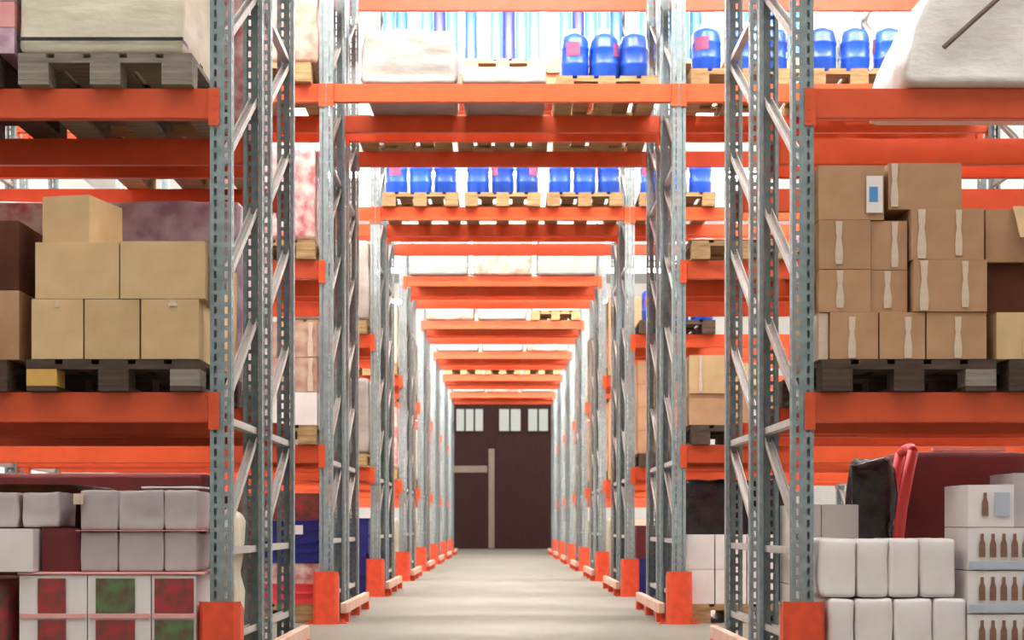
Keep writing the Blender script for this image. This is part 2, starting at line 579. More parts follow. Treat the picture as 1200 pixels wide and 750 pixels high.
def carton(x0, x1, z0, z1, y, depth, mat, label, group=None, tape=None, rz=0.0, seed=0, name='cardboard_box', cat='box', seam=True):
    sx, sz = x1 - x0, z1 - z0
    o = obj(name, carton_mesh(sx, depth, sz, seed), mat, None, ((x0 + x1) / 2, y, z0), (0, 0, rz))
    tag(o, label, cat, group)
    if seam:
        obj('top_flap', box_mesh(sx * 0.96, depth / 2 - 0.006, 0.004, 0.001), mat, o, (0, 0.003, sz - 0.0042))
        obj('top_flap', box_mesh(sx * 0.96, depth / 2 - 0.006, 0.004, 0.001), mat, o, (0, depth / 2 + 0.003, sz - 0.0042))
    if tape:
        for tx, t0, t1, wd in tape:             # x in -0.5..0.5, heights as shares
            obj('tape_strip', tape_mesh(wd, (t1 - t0) * sz), M['tape'], o, (tx * sx, -0.0062, t0 * sz))
    return o


def tape_mesh(wd, h):
    k = ('tape', round(wd, 3), round(h, 3))
    if k not in CACHE:
        bm = bmesh.new()
        n = 8
        L, R, = [], []
        for i in range(n + 1):
            t = i / n
            ww = wd * (0.5 + 0.22 * math.sin(t * 5.3 + 0.4) + (0.25 if t > 0.7 else 0))
            L.append(bm.verts.new((-ww, 0, t * h)))
            R.append(bm.verts.new((ww, 0, t * h)))
        for i in range(n):
            bm.faces.new((L[i], R[i], R[i + 1], L[i + 1]))
        bmesh.ops.recalc_face_normals(bm, faces=bm.faces[:])
        bmesh.ops.solidify(bm, geom=bm.faces[:], thickness=0.0015)
        CACHE[k] = finish(bm, 'tape_mesh')
    return CACHE[k]


def wrap_mesh(sx, sy, sz, taper=0.0, seed=0, amp=0.014, tl=0.0, bev=0.04):
    bm = bmesh.new()
    add_box(bm, -sx / 2, sx / 2, 0, sy, 0, sz)
    bevel_all(bm, min(bev, sz * 0.2), 2)
    for _ in range(1):
        bmesh.ops.subdivide_edges(bm, edges=[e for e in bm.edges if e.calc_length() > 0.12], cuts=7, use_grid_fill=True)
    for v in bm.verts:
        p = v.co
        t = p.z / sz
        d = noise.noise(Vector((p.x * 7 + seed * 3.3, p.y * 7, p.z * 9))) * amp + noise.noise(Vector((p.x * 20, p.y * 20 + seed, p.z * 16))) * amp * 0.5
        u, vv = p.x / (sx / 2), (p.y - sy / 2) / (sy / 2)
        s = 1 - taper * t
        keep = min(1.0, p.z / 0.05)
        p.x = (p.x * s) + (d * u - amp) * 0 + math.copysign(min(0, d - amp * 0.6), -u) * -abs(u) * keep
        if tl and u < 0:
            p.x += tl * t * t * abs(u)
        p.y = sy / 2 + (p.y - sy / 2) * s + vv * (d - amp * 0.9) * keep
        p.z += (d - amp * 0.5) * t * (1 if t > 0.5 else 0) * 0.9
        if p.z < 0: p.z = 0
    me = finish(bm, 'wrap_mesh', True)
    return me


NW = [0]


def wrapped(x0, x1, z0, z1, y, depth, mat, label, group=None, taper=0.02, strap=None, tl=0.0, name='wrapped_load', cat='wrapped load', amp=0.014, bev=0.04):
    NW[0] += 1
    o = obj(name, wrap_mesh(x1 - x0, depth, z1 - z0, taper, NW[0], amp, tl, bev), mat, None, ((x0 + x1) / 2, y, z0))
    tag(o, label, cat, group)
    if strap:
        sx = x1 - x0
        for zz, m in strap:
            bm = bmesh.new()
            t = 0.012
            add_box(bm, -sx / 2 - 0.004, sx / 2 + 0.004, -0.006, -0.002, 0, 0.016)
            add_box(bm, -sx / 2 - 0.006, -sx / 2 - 0.002, -0.006, depth, 0, 0.016)
            add_box(bm, sx / 2 + 0.002, sx / 2 + 0.006, -0.006, depth, 0, 0.016)
            obj('strap', finish(bm, 'strap_mesh'), m, o, (0, 0, zz))
    return o


def lathe(prof, n=24):
    bm = bmesh.new()
    rings = []
    for r, z in prof:
        rings.append([bm.verts.new((r * math.cos(2 * math.pi * i / n), r * math.sin(2 * math.pi * i / n), z)) for i in range(n)])
    for a, b in zip(rings, rings[1:]):
        for i in range(n):
            bm.faces.new((a[i], a[(i + 1) % n], b[(i + 1) % n], b[i]))
    bm.faces.new(rings[0][::-1])
    bm.faces.new(rings[-1])
    bmesh.ops.recalc_face_normals(bm, faces=bm.faces[:])
    return bm


def drum(x, y, z, r, h, label, group, mat=None, rot=0.0):
    k = ('drum', round(r, 3), round(h, 3))
    if k not in CACHE:
        pr = [(r * .9, 0), (r * .97, .012), (r * .97, .25 * h), (r, .27 * h), (r, .31 * h), (r * .97, .33 * h), (r * .97, .58 * h),
              (r, .60 * h), (r, .64 * h), (r * .97, .66 * h), (r * .96, .80 * h), (r * .86, .88 * h), (r * .5, .925 * h), (r * .36, .94 * h), (r * .36, .96 * h)]
        CACHE[k] = finish(lathe(pr), 'drum_mesh', True)
    o = obj('plastic_drum', CACHE[k], mat or M['blue'], None, (x, y, z), (0, 0, rot))
    tag(o, label, 'drum', group)
    kc = ('cap', round(r, 3))
    if kc not in CACHE:
        CACHE[kc] = finish(lathe([(r * .42, 0), (r * .42, .03), (r * .38, .036)], 16), 'cap_mesh', False)
    obj('cap', CACHE[kc], M['whitebox'], o, (0, 0, .945 * h))
    kl = ('label', round(r, 3), round(h, 3))
    if kl not in CACHE:
        bm = bmesh.new()
        R = r * 1.004
        A = [bm.verts.new((R * math.sin(t), -R * math.cos(t), .44 * h)) for t in [(-0.5 + 1.0 * i / 8) for i in range(9)]]
        B = [bm.verts.new((v.co.x, v.co.y, .72 * h)) for v in A]
        for i in range(8):
            bm.faces.new((A[i], A[i + 1], B[i + 1], B[i]))
        bmesh.ops.recalc_face_normals(bm, faces=bm.faces[:])
        bmesh.ops.solidify(bm, geom=bm.faces[:], thickness=0.002)
        CACHE[kl] = finish(bm, 'label_mesh')
    obj('label', CACHE[kl], M['pinklabel'], o, (0, 0, 0), (0, 0, random.uniform(-0.5, 0.5)))
    return o


def roll(x, y, z, r, h, mat, label, group):
    k = ('roll', round(r, 3), round(h, 3))
    if k not in CACHE:
        pr = [(r * .95, 0), (r, .008), (r, h - .008), (r * .95, h), (r * .45, h), (r * .45, h - .03), (r * .2, h - .03)]
        CACHE[k] = finish(lathe(pr, 18), 'roll_mesh', False)
    o = obj('film_roll', CACHE[k], mat, None, (x, y, z))
    tag(o, label, 'film roll', group)
    return o


ORD = ['first', 'second', 'third', 'fourth', 'fifth', 'sixth', 'seventh', 'eighth', 'ninth', 'tenth', 'eleventh', 'twelfth', 'thirteenth', 'fourteenth',
       'fifteenth', 'sixteenth', 'seventeenth', 'eighteenth', 'nineteenth', 'twentieth']

# ================================================================== FIRST ROW, LEFT BAY
d0 = 7.56
P = lambda px: PX(px, d0)
Z = lambda py: PZ(py, d0)
# --- second level
pallet(-1.83, d0, TOP[2], M['greywood'], 'weathered grey pallet under the beige wrapped load on the upper left shelf')
wrapped(P(22), P(213), TOP[2] + .145, TOP[2] + 1.15, d0, 1.15, M['filmb'], 'large beige wrapped load with a dark strap on the upper left shelf',
        strap=[(0.055, M['black'])])
pallet(-2.72, d0, TOP[2], M['oldwood'], 'dark pallet under the flat lilac cartons at the upper left edge')
zz = TOP[2] + .146
for i in range(7):
    carton(-3.1, P(16), zz, zz + .118, d0 + .01, .9, M['filml'] if i % 2 == 0 else M['pink'],
           f'flat {"lilac" if i % 2 == 0 else "pink"} carton, {ORD[i]} from the bottom of the stack at the upper left edge', 'flat cartons at the upper left edge', seed=i, seam=False)
    zz += .121
yB = D[0] + FD + GAP
pallet(-1.86, yB - .05, TOP[2], M['wood'], 'pallet under the white wrapped load behind the beige one, upper left shelf')
wrapped(-2.24, -1.40, TOP[2] + .145, TOP[2] + 1.1, yB - .04, 1.1, M['filmp'], 'pinkish white wrapped load behind the beige one on the upper left shelf')
# --- first level: pallet of kraft boxes
z1 = TOP[1] + .147
pallet(-1.79, d0 - .005, TOP[1], M['oldwood'], 'dark pallet with one yellow block carrying kraft boxes on the lower left shelf',
       first_block=M['yellowwood'], last_block=M['greywood'])
KB = 'kraft boxes piled on the lower left shelf'
zA = z1 + .276
carton(P(37), P(97), z1, zA, d0, .38, M['kraft'], 'small kraft box, outermost of the bottom three on the lower left shelf', KB, seed=1, tape=[(0, .86, .98, .012)])
carton(P(99), P(163), z1, zA, d0 + .005, .38, M['kraft'], 'small kraft box, middle of the bottom three on the lower left shelf', KB, seed=2)
carton(P(165.5), P(233), z1, zA, d0, .38, M['kraft'], 'small kraft box, closest to the post of the bottom three on the lower left shelf', KB, seed=3, tape=[(.05, .88, .98, .03)])
zB = zA + .262
carton(P(41), P(139), zA + .002, zB, d0 + .005, .40, M['kraft'], 'wide kraft box in the middle tier on the lower left shelf, under the small box', KB, seed=4)
carton(P(141), P(240), zA + .002, zB + .004, d0, .40, M['kraft'], 'wide kraft box in the middle tier on the lower left shelf, close to the post', KB, seed=5)
carton(P(43), P(103), zB + .001, zB + .225, d0 + .06, .34, M['kraft'], 'single pale kraft box turned sideways on top of the lower left pile', KB, seed=6, rz=math.radians(-13))
carton(P(45), P(140), z1, zA, d0 + .46, .5, M['kraft'], 'kraft box in the second rank of the lower left pile, far from the post', KB, seed=7)
carton(P(145), P(238), z1, zB, d0 + .46, .5, M['kraft'], 'tall kraft box in the second rank of the lower left pile, close to the post', KB, seed=8)
pallet(-2.68, d0, TOP[1], M['oldwood'], 'dark pallet under the brown cartons at the lower left edge')
zz = z1
for i in range(2):
    carton(-3.07, P(20), zz, zz + .32, d0 + .03, .8, M['dark'] if i else M['brown'], f'brown carton at the lower left edge, {"upper" if i else "lower"} of two', 'brown cartons at the lower left edge', seed=i + 20)
    zz += .322
for i, (a, b) in enumerate(((-3.1, -2.3), (-2.24, -1.42))):
    pallet((a + b) / 2, yB - .04, TOP[1], M['wood'], f'pallet behind the kraft boxes, lower left shelf, {"outer" if i == 0 else "inner"} one')
    wrapped(a, b, z1, z1 + 1.0, yB - .03, 1.1, M['filml'] if i else M['filmp'], f'{"lilac" if i else "pale pink"} wrapped load behind the kraft boxes on the lower left shelf')
# --- floor level
pallet(-1.88, d0 + .01, 0, M['wood'], 'pallet on the floor under the printed cartons, left bay of the first row')
zt = .147
for i, (a, b, pa, pb, m1, m2) in enumerate(((22, 101, 44, 77, 'redprint', 'redprint'), (102.5, 176, 112, 158, 'greenprint', 'redprint'), (177.5, 229, 181, 227, 'redprint', 'greenprint'))):
    x0, x1 = P(a), P(b)
    c = carton(x0, x1, zt, zt + .375, d0 + .01, .5, M['whitebox'],
               ['white carton with a dark red printed panel, outer end of the lower left floor tier', 'white carton with green and red panels, middle of the lower left floor tier',
                'white carton with red and green panel beside the left front guard'][i], 'printed cartons in the lower left floor tier', seed=30 + i, seam=False)
    pw = P(pb) - P(pa)
    cx = (P(pa) + P(pb)) / 2 - (x0 + x1) / 2
    for q, (za, zb, mm) in enumerate(((.01, .17, m2), (.2, .36, m1))):
        obj('printed_panel', box_mesh(pw, .004, zb - za, .001), M[mm], c, (cx, -.0105, za))
    obj('carton_tray', box_mesh(x1 - x0 - .006, .006, .022, .002), M['pink'], c, (0, -.0115, .176))
wrapped(-2.98, P(6), .01, .5, d0 + .03, .8, M['redprint'], 'dark red shrink wrapped pack standing on the floor at the lower left edge', amp=.01)
bm = bmesh.new()
add_box(bm, P(20), P(240), 0, .52, 0, .012)
bmesh.ops.bevel(bm, geom=bm.edges[:], offset=.003, segments=1, affect='EDGES')
o = obj('slip_sheet', finish(bm, 'sheet_mesh'), M['pink'], None, (0, d0, zt + .377))
tag(o, 'pink slip sheet lying between the printed cartons and the grey packs', 'slip sheet')
zs = zt + .391
GP = 'grey shrink packs on the left floor pile'
packs = [(93, 136, 'third from the post'), (138, 190, 'second from the post'), (192, 229, 'closest to the post')]
for t in range(2):
    za = zs + t * .192
    for i, (a, b, nm) in enumerate(packs):
        wrapped(P(a), P(b), za, za + .186, d0 + .02, .34, M['grey'], f'grey shrink pack, {"upper" if t else "lower"} tier of the left floor pile, {nm}', GP, taper=0.0, amp=.006, bev=.012, name='shrink_pack', cat='pack')
    if t == 0:
        bm = bmesh.new()
        add_box(bm, P(88), P(242), -.005, .36, 0, .004)
        o = obj('cardboard_sheet', finish(bm, 'sheet_mesh'), M['pink'], None, (0, d0 + .015, za + .187))
        tag(o, 'thin pink sheet between the two tiers of grey packs', 'slip sheet')
carton(P(45), P(90), zs, zs + .2, d0 + .06, .34, M['maroon'], 'dark maroon carton beside the white box on the left floor pile', seed=41)
carton(P(-30), P(40), zs, zs + .198, d0 - .02, .36, M['whitebox'], 'white box at the left edge on the pink sheet', seed=42)
for i, (a, b) in enumerate(((-40, 13), (20, 63))):
    wrapped(P(a), P(b), zs + .205, zs + .37, d0 + .09, .3, M['grey'], f'grey pack on top of the {"white" if i == 0 else "maroon"} box, left floor pile', GP, taper=0.0, amp=.006, bev=.012, name='shrink_pack', cat='pack')
carton(P(86), P(97), zs + .31, zs + .36, d0 - .0, .02, M['tape'], 'small cream tag sticking up beside the grey packs', seed=43, seam=False, name='paper_tag', cat='tag')
wrapped(P(60), -1.57, .147, .88, d0 + .62, .5, M['maroon'], 'maroon filler added for shade behind the grey packs on the floor', amp=.01)  # added dark body standing in for the shade behind the packs
carton(P(160), P(232), zs + .386, zs + .396, d0 + .1, .2, M['whitebox'], 'crumpled white sheet on top of the grey packs', seed=44, seam=False, name='paper_sheet', cat='paper')
wrapped(-1.462, -1.338, 0, .84, 8.1, .36, M['filmb'], 'narrow greyish film bundle standing between the left front posts', taper=.1, amp=.03)

for i, (a, b) in enumerate(((-3.1, -2.32), (-2.26, -1.46))):
    wrapped(a, b, 0, .98 - .04 * i, yB + .02, 1.0, M['dark'], f'dark filler added for shade behind the {"white box" if i == 0 else "grey packs"}, left bay of the first row', 'dark fillers added for shade in the left bay', amp=.01)  # dark bodies added to shade the overly bright gap under the beams
wrapped(-3.95, -2.3, 0, 1.16, D[1] + .1, 1.0, M['maroon'], 'maroon filler added for shade, left bay of the second row, seen over the grey packs', amp=.01)  # added to keep the background beyond the first row dark

# ================================================================== FIRST ROW, RIGHT BAY
# --- second level: white draped load
wrapped(P(1064), 3.06, TOP[2] + .004, TOP[2] + .95, d0 - .02, .85, M['filmw'], 'white film draped load with a sloping side on the upper right shelf', tl=.62, taper=0, amp=.03)
bm = bmesh.new()
bmesh.ops.create_cone(bm, segments=10, radius1=.012, radius2=.012, depth=.55, cap_ends=True)
o = obj('wooden_lath', finish(bm, 'lath_mesh', False), M['rail'], None, (P(1155), d0 - .045, Z(12)), (0, math.radians(48), 0))
tag(o, 'grey lath leaning across the white draped load on the upper right shelf', 'lath')
# --- first level: brown boxes with pale tape
pallet(1.87, d0 - .005, TOP[1], M['oldwood'], 'dark old pallet carrying taped brown boxes on the lower right shelf', last_block=M['greywood'])
pallet(2.73, d0 - .005, TOP[1], M['oldwood'], 'dark old pallet under the open box on the lower right shelf')
BB = 'taped brown boxes on the lower right shelf'
h1 = .215
zz = z1
carton(P(960.5), P(971.5), zz, zz + h1, d0 + .02, .3, M['tape'], 'narrow pale board upright beside the right front post', seed=50, seam=False, name='fibreboard_sheet', cat='board')
for i, (a, b, tx) in enumerate(((973, 1029, -.05), (1031, 1084, .12), (1086, 1156, .02))):
    carton(P(a), P(b), zz, zz + h1, d0, .45, M['brown'], f'taped brown box in the bottom tier, lower right shelf, {ORD[i]} from the post', BB, seed=51 + i, tape=[(tx, .02, .9, .026)])
zz2 = zz + h1 + .002
carton(P(960.5), P(1021), zz2, zz2 + .196, d0 + .01, .45, M['brown'], 'taped brown box in the second tier beside the right front post', BB, seed=55, tape=[(-.1, .1, .97, .026)])
carton(P(1022.5), P(1065), zz2, zz2 + .196, d0 + .03, .42, M['brown'], 'narrow taped brown box in the second tier, lower right shelf', BB, seed=56, tape=[(-.05, .1, .97, .026)])
carton(P(1070), P(1156), zz2, zz2 + .238, d0 - .01, .45, M['brown'], 'large taped brown box in the second tier, under another large one', BB, seed=57, tape=[(.2, .08, .97, .024), (-.36, .02, .98, .03)])
zz3 = zz2 + .198
carton(P(960.5), P(1021), zz3, zz3 + .226, d0 + .01, .45, M['brown'], 'taped brown box in the third tier beside the right front post', BB, seed=58, tape=[(-.12, .1, .97, .026)])
carton(P(1022.5), P(1065), zz3, zz3 + .226, d0 + .03, .42, M['brown'], 'narrow taped brown box in the third tier, lower right shelf', BB, seed=59, tape=[(.15, .05, .97, .024)])
carton(P(1068), P(1153), zz2 + .240, zz2 + .240 + .235, d0, .45, M['brown'], 'large taped brown box, upper of the two large ones, lower right shelf', BB, seed=60, tape=[(.15, .08, .97, .024), (-.36, .02, .98, .03)])
zz4 = zz3 + .229
c = carton(P(960.5), P(1037), zz4, zz4 + .25, d0 + .02, .45, M['brown'], 'plain brown box on top beside the post with a blue and white label', BB, seed=61)
obj('sticker', box_mesh(.075, .003, .17, .001), M['whitebox'], c, (.105, -.011, .03))
obj('sticker', box_mesh(.04, .002, .07, .001), M['cyan'], c, (.1, -.0125, .08))
c = carton(P(1043), P(1129), zz2 + .4767, zz2 + .4767 + .215, d0 + .03, .45, M['brown'], 'plain brown box on top with a pale taped edge, lower right shelf', BB, seed=62, tape=[(-.42, .05, .98, .026)])
carton(P(1168), 3.05, zz, zz + h1, d0 + .0, .45, M['kraft'], 'pale brown box in the bottom tier at the right edge', BB, seed=63, tape=[(-.3, .05, .95, .05)])
carton(P(1160), 3.05, zz2, zz2 + .24, d0 + .13, .45, M['dark'], 'dark brown box under the open box at the right edge', BB, seed=64)
ob = carton(P(1162), 3.0, zz2 + .243, zz2 + .243 + .245, d0 + .09, .42, M['brown'], 'brown box with an open front flap at the right edge', BB, seed=65, seam=False)
obj('open_flap', box_mesh(.55, .2, .006, .002), M['kraft'], ob, (.02, -.125, .09), (math.radians(55), 0, 0))
carton(P(970), P(1150), zz, zz2 + .19, d0 + .5, .5, M['brown'], 'brown box behind the taped ones on the lower right shelf', BB, seed=66)
# --- floor level: white packs
pallet(1.855, d0 + .15, 0, M['wood'], 'pallet on the floor under the white packs, right bay of the first row')
WP = 'white packs piled on the floor, right bay'
for i, (a, b) in enumerate(((972, 1001), (1004.5, 1047), (1050, 1093), (1096.5, 1133))):
    wrapped(P(a), P(b), .147, .417, d0 + .01, .4, M['whitebox'], f'white shrink pack in the lower floor tier, {ORD[i]} from the right front post', WP, taper=0.0, amp=.006, bev=.02, name='shrink_pack', cat='pack')
for i, (a, b) in enumerate(((963, 1004), (1007, 1042), (1044, 1078), (1081, 1121))):
    wrapped(P(a), P(b), .419, .692, d0 + .02, .4, M['whitebox'], f'white shrink pack in the upper floor tier, {ORD[i]} from the right front post', WP, taper=0.0, amp=.006, bev=.02, name='shrink_pack', cat='pack')
dw = 8.15
for i, (a, b, t) in enumerate(((1.46, PX(962, dw), .45), (1.46, PX(962, dw), .855), (PX(963, dw), PX(1006, dw), .45), (PX(963, dw), PX(1006, dw), .855))):
    carton(a, b, .147 if t < .5 else .455, t, dw, .5, M['whitebox'], f'white box behind the white packs, {"upper" if t > .5 else "lower"}, {"partly behind the post" if i < 2 else "inner column"}', 'white boxes behind the white packs', seed=70 + i)
# black bag on a red hand truck
db = 8.94
t = empty('hand_truck', (PX(1042, db), db, 0))
tag(t, 'red tubular hand truck standing behind the white packs', 'hand truck')
def tube(pts, r, seg=8):
    bm = bmesh.new()
    rings = []
    for i, p in enumerate(pts):
        p = Vector(p)
        a = Vector(pts[max(0, i - 1)]); b = Vector(pts[min(len(pts) - 1, i + 1)])
        q = (b - a).to_track_quat('Z', 'Y')
        rings.append([bm.verts.new(p + q @ Vector((r * math.cos(2 * math.pi * j / seg), r * math.sin(2 * math.pi * j / seg), 0))) for j in range(seg)])
    for a, b in zip(rings, rings[1:]):
        for j in range(seg):
            bm.faces.new((a[j], a[(j + 1) % seg], b[(j + 1) % seg], b[j]))
    bm.faces.new(rings[0][::-1]); bm.faces.new(rings[-1])
    bmesh.ops.recalc_face_normals(bm, faces=bm.faces[:])
    return bm
hx = .17
obj('side_tube', finish(tube([(hx - .13, .07, .12), (hx - .115, .06, .6), (hx - .085, .06, .85), (hx - .06, .05, 1.0), (hx - .03, .04, 1.16)], .030), 'tube_mesh', True), M['redplastic'], t)
obj('side_tube', finish(tube([(hx - .13, .35, .12), (hx - .115, .34, .6), (hx - .085, .34, .85), (hx - .06, .33, 1.0), (hx - .03, .32, 1.16)], .030), 'tube_mesh', True), M['redplastic'], t)
obj('handle', finish(tube([(hx - .03, .04, 1.155), (hx - .02, .12, 1.18), (hx - .02, .24, 1.18), (hx - .03, .32, 1.155)], .026), 'tube_mesh', True), M['redplastic'], t)
obj('toe_plate', box_mesh(.32, .34, .02, .004), M['redplastic'], t, (-.10, .04, .02))
for yy in (.1, .34):
    bm = lathe([(.02, 0), (.1, 0), (.12, .012), (.12, .04), (.1, .052), (.02, .052)], 20)
    obj('wheel', finish(bm, 'wheel_mesh', False), M['black'], t, (.12, yy, .121), (math.radians(90), 0, 0))
wrapped(PX(1009, db), PX(1050, db), .045, 1.13, db + .08, .22, M['black'], 'crumpled black film bag standing against the red hand truck', taper=.05, amp=.05, name='plastic_bag', cat='bag')
# maroon load and a pale lath on it
dm = yB + .47
wrapped(PX(1058, dm), 3.0, 0, PZ(528, dm), dm, .55, M['maroon'], 'dark maroon load on the floor behind the white packs', amp=.006)
bm = bmesh.new()
add_box(bm, -.21, .21, 0, .05, 0, .018)
o = obj('wooden_lath', finish(bm, 'lath_mesh'), M['pink'], None, (PX(1140, dm), dm + .06, PZ(528, dm) + .002), (0, 0, math.radians(3)))
tag(o, 'pale thin lath lying on top of the dark maroon load', 'lath')
# cartons of bottles
pallet(2.665, d0 + .01, 0, M['wood'], 'floor pallet under the printed bottle cartons at the right edge')
zz = .147
hb = .196
if True:
    bm = bmesh.new()
    pr = [(-.015, 0), (.015, 0), (.015, .06), (.008, .08), (.008, .108), (-.008, .108), (-.008, .08), (-.015, .06)]
    bm.faces.new([bm.verts.new((x, 0, z)) for x, z in pr])
    bmesh.ops.solidify(bm, geom=bm.faces[:], thickness=.003)
    CACHE['bottle_print'] = finish(bm, 'bottle_print_mesh')
for t_ in range(4):
    top = t_ == 3
    xb = P(1189 if top else 1243)
    c = carton(P(1135), xb, zz, zz + hb, d0 + .01, .4, M['whitebox'], f'white bottle carton at the right edge, {ORD[t_]} tier from the floor', 'bottle cartons at the right edge', seed=80 + t_, seam=False)
    if top:
        obj('printed_bottle', CACHE['bottle_print'], M['bottle'], c, (-.03, -.0125, .05))
        obj('printed_panel', box_mesh(.07, .003, .11, .001), M['band'], c, (.05, -.0125, .05))
    else:
        for q in range(8):
            obj('printed_bottle', CACHE['bottle_print'], M['bottle'], c, (-.15 + q * .05, -.0125, .06))
        obj('colour_band', box_mesh(xb - P(1135) - .01, .003, .036, .001), M['band'], c, (0, -.0105, .005))
    zz += hb + .003
carton(P(1191), P(1245), .147 + 3 * .199, .147 + 3 * .199 + .25, d0 + .05, .36, M['grey'], 'grey carton on top of the bottle cartons at the right edge', seed=95, seam=False)

# ================================================================== SECOND ROW
d1 = D[1] - .05
Q = lambda px: PX(px, d1)
ZQ = lambda py: PZ(py, d1)
# tunnel, third level
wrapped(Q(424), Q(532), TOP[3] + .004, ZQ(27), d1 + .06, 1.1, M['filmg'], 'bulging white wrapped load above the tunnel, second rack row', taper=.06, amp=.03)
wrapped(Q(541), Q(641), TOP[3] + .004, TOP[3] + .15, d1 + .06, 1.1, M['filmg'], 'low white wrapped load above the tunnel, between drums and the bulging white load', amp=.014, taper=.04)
pallet(Q(715), d1 + .36, TOP[3], M['wood'], 'pallet under the three blue drums above the tunnel, second rack row', simple=True)
for i, px in enumerate((677, 713, 749)):
    drum(Q(px), d1 + .50, TOP[3] + .145, .112, .38, f'blue plastic drum above the tunnel, front of second row, {ORD[i]} from the left', 'blue drums above the tunnel, second row', rot=i)
    drum(Q(px), d1 + .76, TOP[3] + .145, .112, .40, f'blue plastic drum behind the {ORD[i]} front drum above the tunnel, second rack row', 'blue drums above the tunnel, second row', rot=i + 2)
yB1 = D[1] + FD + GAP
for i, xc in enumerate((-.86, 0, .86)):
    pallet(xc, yB1 + .24, TOP[3], M['wood'], f'pallet at the back above the tunnel, second rack row, {ORD[i]} from the left', simple=True)
# right bay, third level: more drums
for i, xc in enumerate((1.85, 2.75, 3.55)):
    pallet(xc, d1 + .15, TOP[3], M['wood'], f'pallet under blue drums, right bay of the second row, {ORD[i]} from the tunnel', simple=True)
n = 0
for xc in (1.85, 2.75):
    for q in range(3):
        drum(xc - .26 + q * .26, d1 + .33, TOP[3] + .145, .118, .37, f'blue plastic drum, third level, right bay of second row, {ORD[n]} from the tunnel', 'blue drums in the right bay, second row', rot=n)
        n += 1
# left bay third level
pallet(-1.86, d1 - .01, TOP[3], M['wood'], 'pallet under the beige wrapped load, third level, left bay of the second rack row', simple=True)
wrapped(-2.25, Q(371), TOP[3] + .146, TOP[3] + 1.0, d1, 1.1, M['filmk'], 'beige pink wrapped load on the third level, left bay of the second rack row')
# left bay second level
pallet(-1.83, d1 - .01, TOP[2], M['wood'], 'pallet under the pink patterned load, second level, left bay of the second rack row', simple=True)
wrapped(-2.22, Q(368), TOP[2] + .146, ZQ(168), d1, 1.1, M['filmp'], 'tall pink and white patterned load, second level, left bay of the second rack row')
# left bay first level
pallet(-1.82, d1 - .01, TOP[1], M['wood'], 'pallet under the pinkish cartons, first level, left bay of the second rack row', simple=True)
zz = TOP[1] + .147
for i, h in enumerate((.25, .26, .27)):
    carton(-2.2, Q(371), zz, zz + h, d1, .9, [M['whitebox'], M['filmk'], M['filmk']][i], f'{["white", "pinkish", "pinkish"][i]} carton, {["bottom", "middle", "top"][i]} of three, left bay of the second rack row', 'cartons on the first level, left bay of the second row', seed=100 + i,
           tape=[(.44, .02, .98, .03)] if i else None)
    zz += h + .003
# left bay floor
pallet(-1.86, d1 + .14, 0, M['wood'], 'floor pallet with red edged crate, left bay of the second rack row', simple=True)
def crate(x0, x1, z0, z1_, y, depth, mat, label, group=None):
    """open plastic crate: four ribbed walls and a floor, a rim around"""
    bm = bmesh.new()
    sx, sz = x1 - x0, z1_ - z0
    add_box(bm, -sx / 2, sx / 2, 0, depth, 0, .015)
    add_box(bm, -sx / 2, sx / 2, 0, .012, .015, sz)
    add_box(bm, -sx / 2, sx / 2, depth - .012, depth, .015, sz)
    add_box(bm, -sx / 2, -sx / 2 + .012, .012, depth - .012, .015, sz)
    add_box(bm, sx / 2 - .012, sx / 2, .012, depth - .012, .015, sz)
    for zq in (.0, .5, .93):
        add_box(bm, -sx / 2 - .01, sx / 2 + .01, -.01, 0, sz * zq, sz * zq + sz * .07)
    for xq in (-.5, -.17, .17, .5):
        add_box(bm, sx * xq * .97 - .01, sx * xq * .97 + .01, -.01, 0, 0, sz)
    o = obj('plastic_crate', finish(bm, 'crate_mesh'), mat, None, ((x0 + x1) / 2, y, z0))
    tag(o, label, 'crate', group)
    return o
crate(-2.15, Q(371), .147, .30, d1 + .16, .55, M['redplastic'], 'red plastic crate on the floor pallet, left bay of the second rack row')
carton(-2.15, Q(371), .303, .46, d1 + .16, .55, M['filmp'], 'pinkish white box on the red crate, left bay of the second rack row', seed=111)
c = crate(-2.15, Q(371), .463, .62, d1 + .16, .55, M['navy'], 'lower dark blue crate, left bay of the second rack row', 'dark blue crates, second row')
c = crate(-2.15, Q(371), .623, .79, d1 + .16, .55, M['navy'], 'upper dark blue crate with a white label, left bay of the second rack row', 'dark blue crates, second row')
obj('sticker', box_mesh(.13, .003, .07, .001), M['whitebox'], c, (.18, -.0135, .06))
carton(-2.1, Q(371), .793, 1.0, d1 + .18, .5, M['redprint'], 'red printed carton on top of the dark blue crates, second rack row', seed=112)
# right bay second level
pallet(1.84, d1 - .01, TOP[2], M['wood'], 'pallet under the low pinkish load, second level, right bay of the second rack row', simple=True)
wrapped(1.42, Q(905), TOP[2] + .146, ZQ(276), d1 - .02, 1.1, M['filmp'], 'low pinkish wrapped load on the second level, right bay of the second rack row', taper=.12, amp=.03)
pallet(2.72, d1 - .01, TOP[2], M['wood'], 'pallet under the lilac load, second level, right bay of the second rack row', simple=True)
wrapped(2.32, 3.1, TOP[2] + .146, ZQ(262), d1, 1.1, M['filml'], 'lilac wrapped load on the second level, right bay of the second rack row')
